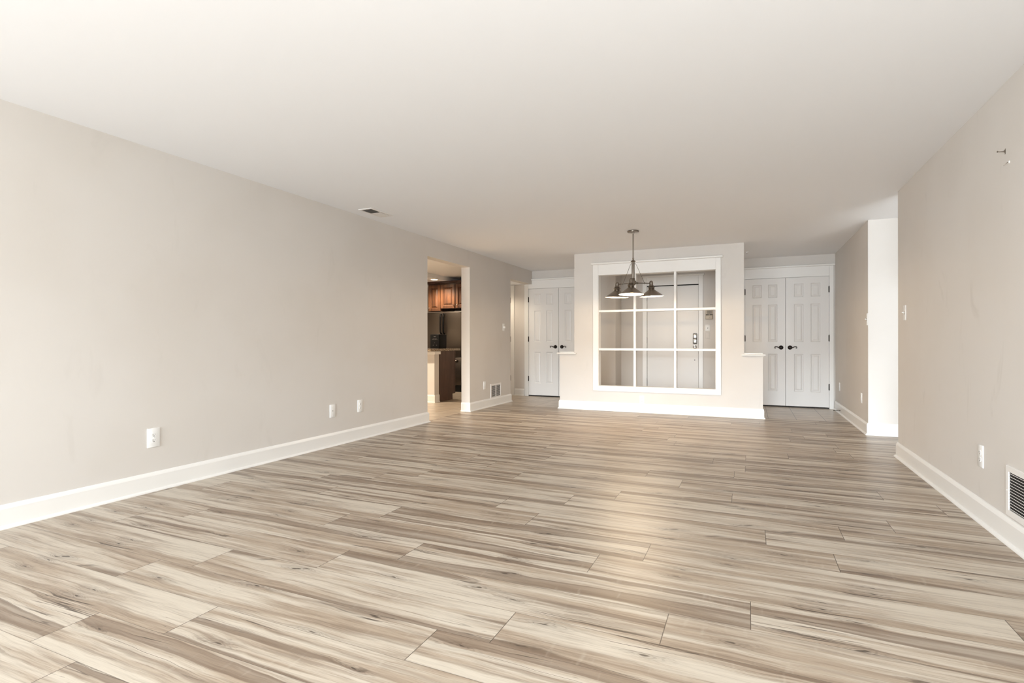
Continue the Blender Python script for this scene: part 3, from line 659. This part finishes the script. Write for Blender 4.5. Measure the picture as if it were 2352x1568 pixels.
# coffee maker on the counter
t = thing('coffee_maker', 'black boxy coffee maker with small display on the granite counter', 'coffee maker', (-5.312, 8.58, 0.939))
bm = bmesh.new(); box(bm, -0.100, -0.12, 0.0, 0.100, 0.14, 0.262, bev=0.010, seg=3); bd = obj('body', bm, M['black_gloss'], t, smooth='auto')
obj('brand_mark', boxes((-0.022, -0.1212, 0.214, 0.022, -0.1198, 0.221)), M['print'], bd)
for k in range(6): obj('panel_mark', boxes((-0.055+k*0.02, -0.1212, 0.165, -0.045+k*0.02, -0.1198, 0.169)), M['print'], bd)
for k in range(4): obj('panel_mark', boxes((-0.040+k*0.022, -0.1212, 0.180, -0.026+k*0.022, -0.1198, 0.183)), M['print'], bd)
for x, z, rr in ((-0.03, 0.060, 0.009), (0.04, 0.060, 0.009), (0.0, 0.105, 0.007)):
    bm = bmesh.new(); cyl(bm, (x, -0.119, z), (x, -0.124, z), rr, n=16); obj('button', bm, M['slot'], bd)
# refrigerator
t = thing('refrigerator', 'stainless french-door refrigerator at the back of the kitchen', 'refrigerator', (-5.995, 9.88, 0))
obj('cabinet_body', boxes((-0.455, 0.06, 0.02, 0.455, 0.82, 1.69)), M['vent_grey'], t)
for s in (-1, 1):
    xa, xb = (-0.455, -0.004) if s < 0 else (0.004, 0.455)
    bm = bmesh.new(); box(bm, xa, 0, 0.735, xb, 0.06, 1.690, bev=0.010, seg=3); d = obj('door', bm, M['steel'], t, smooth='auto')
    hx = s*0.037
    bm = bmesh.new(); tube(bm, [(hx, 0.0, 1.655), (hx, -0.045, 1.645), (hx, -0.055, 1.60), (hx, -0.055, 1.33), (hx, -0.052, 1.275), (hx, -0.035, 1.245), (hx, 0.0, 1.235)], 0.016, 12); h = obj('door_handle', bm, M['black_gloss'], d, smooth='auto'); h['label'] = 'black bar handle'
bm = bmesh.new(); box(bm, -0.455, 0, 0.145, 0.455, 0.06, 0.725, bev=0.010, seg=3); d = obj('freezer_drawer', bm, M['steel'], t, smooth='auto')
bm = bmesh.new(); tube(bm, [(-0.36, 0, 0.66), (-0.36, -0.05, 0.66), (0.36, -0.05, 0.66), (0.36, 0, 0.66)], 0.014, 12); obj('drawer_handle', bm, M['steel'], d, smooth='auto')
obj('kick_plate', boxes((-0.45, 0.02, 0.0, 0.45, 0.06, 0.135)), M['black'], t)
obj('top_trim', boxes((-0.455, -0.004, 1.692, 0.455, 0.10, 1.705)), M['chrome'], t)
# wall cabinets over the refrigerator
def cab(x0, x1, z0, z1, y, label, knob_x):
    t = thing('wall_cabinet', label, 'cabinet', (x0, y, z0), 0, 'cherry wall cabinets over the refrigerator')
    ww, hh = x1-x0, z1-z0
    obj('cabinet_body', boxes((0, 0.02, 0, ww, 0.60, hh)), M['cabinet_dark'], t)
    bm = panel_leaf(ww-0.02, 0.012, hh-0.035, 0.02, panels=[(0.065, hh-0.09)], cols=[(0.055, ww-0.075)], k=1.9)
    d = obj('door', bm, M['cabinet'], t, loc=(0.01, -0.001, 0))
    bm = bmesh.new(); sph(bm, (knob_x-x0-0.01, -0.022, 0.075), 0.012); cyl(bm, (knob_x-x0-0.01, -0.018, 0.075), (knob_x-x0-0.01, 0, 0.075), 0.005); k = obj('knob', bm, M['chrome'], d, smooth=True); k['label'] = 'shiny round knob'
cab(-6.36, -6.045, 1.715, 2.31, 9.86, 'cherry wall cabinet left of the middle one, its door reaching down to the refrigerator', -6.32)
cab(-6.040, -5.675, 1.765, 2.31, 9.84, 'cherry wall cabinet above the refrigerator with the brightly lit door', -5.715)
cab(-5.650, -5.25, 1.765, 2.31, 9.80, 'cherry wall cabinet at right, half hidden by the doorway edge', -5.605)
bm = bmesh.new(); box(bm, -6.45, 9.78, 2.31, -5.2, 10.45, 2.349, bev=0.006); tag(obj('crown_moulding', bm, M['cabinet_dark']), 'dark crown moulding on top of the cherry wall cabinets', 'moulding')
# recessed light
t = thing('recessed_light', 'glowing round recessed light in the kitchen soffit', 'ceiling light', (-5.965, 9.485, 2.35))
bm = bmesh.new(); lathe(bm, [(0.065, -0.001), (0.085, -0.004), (0.088, 0.0)], 40); obj('trim_ring', bm, M['trim'], t, smooth=True)
bm = bmesh.new(); lathe(bm, [(0, -0.003), (0.066, -0.002)], 40); obj('lens', bm, M['led'], t)
def point(name, loc, e, col, r=0.06):
    l = bpy.data.lights.new(name, 'POINT'); l.energy = e; l.color = col; l.shadow_soft_size = r
    o = bpy.data.objects.new(name, l); COL.objects.link(o); o.location = loc
def spot(name, loc, e, col, size=150, r=0.06):
    l = bpy.data.lights.new(name, 'SPOT'); l.energy = e; l.color = col; l.shadow_soft_size = r; l.spot_size = R(size); l.spot_blend = 0.7
    o = bpy.data.objects.new(name, l); COL.objects.link(o); o.location = loc
spot('recessed_light_glow', (-5.965, 9.485, 2.33), 120, (1.0, 0.86, 0.68))
spot('kitchen_light', (-6.3, 6.6, 2.33), 400, (1.0, 0.86, 0.68))
# hallway and foyer lights (warm ceiling lamps outside the view)
spot('foyer_lamp', (-1.35, 9.15, 2.40), 24, (1.0, 0.86, 0.70))
spot('hallway_lamp', (-4.40, 9.20, 2.16), 22, (1.0, 0.85, 0.66))
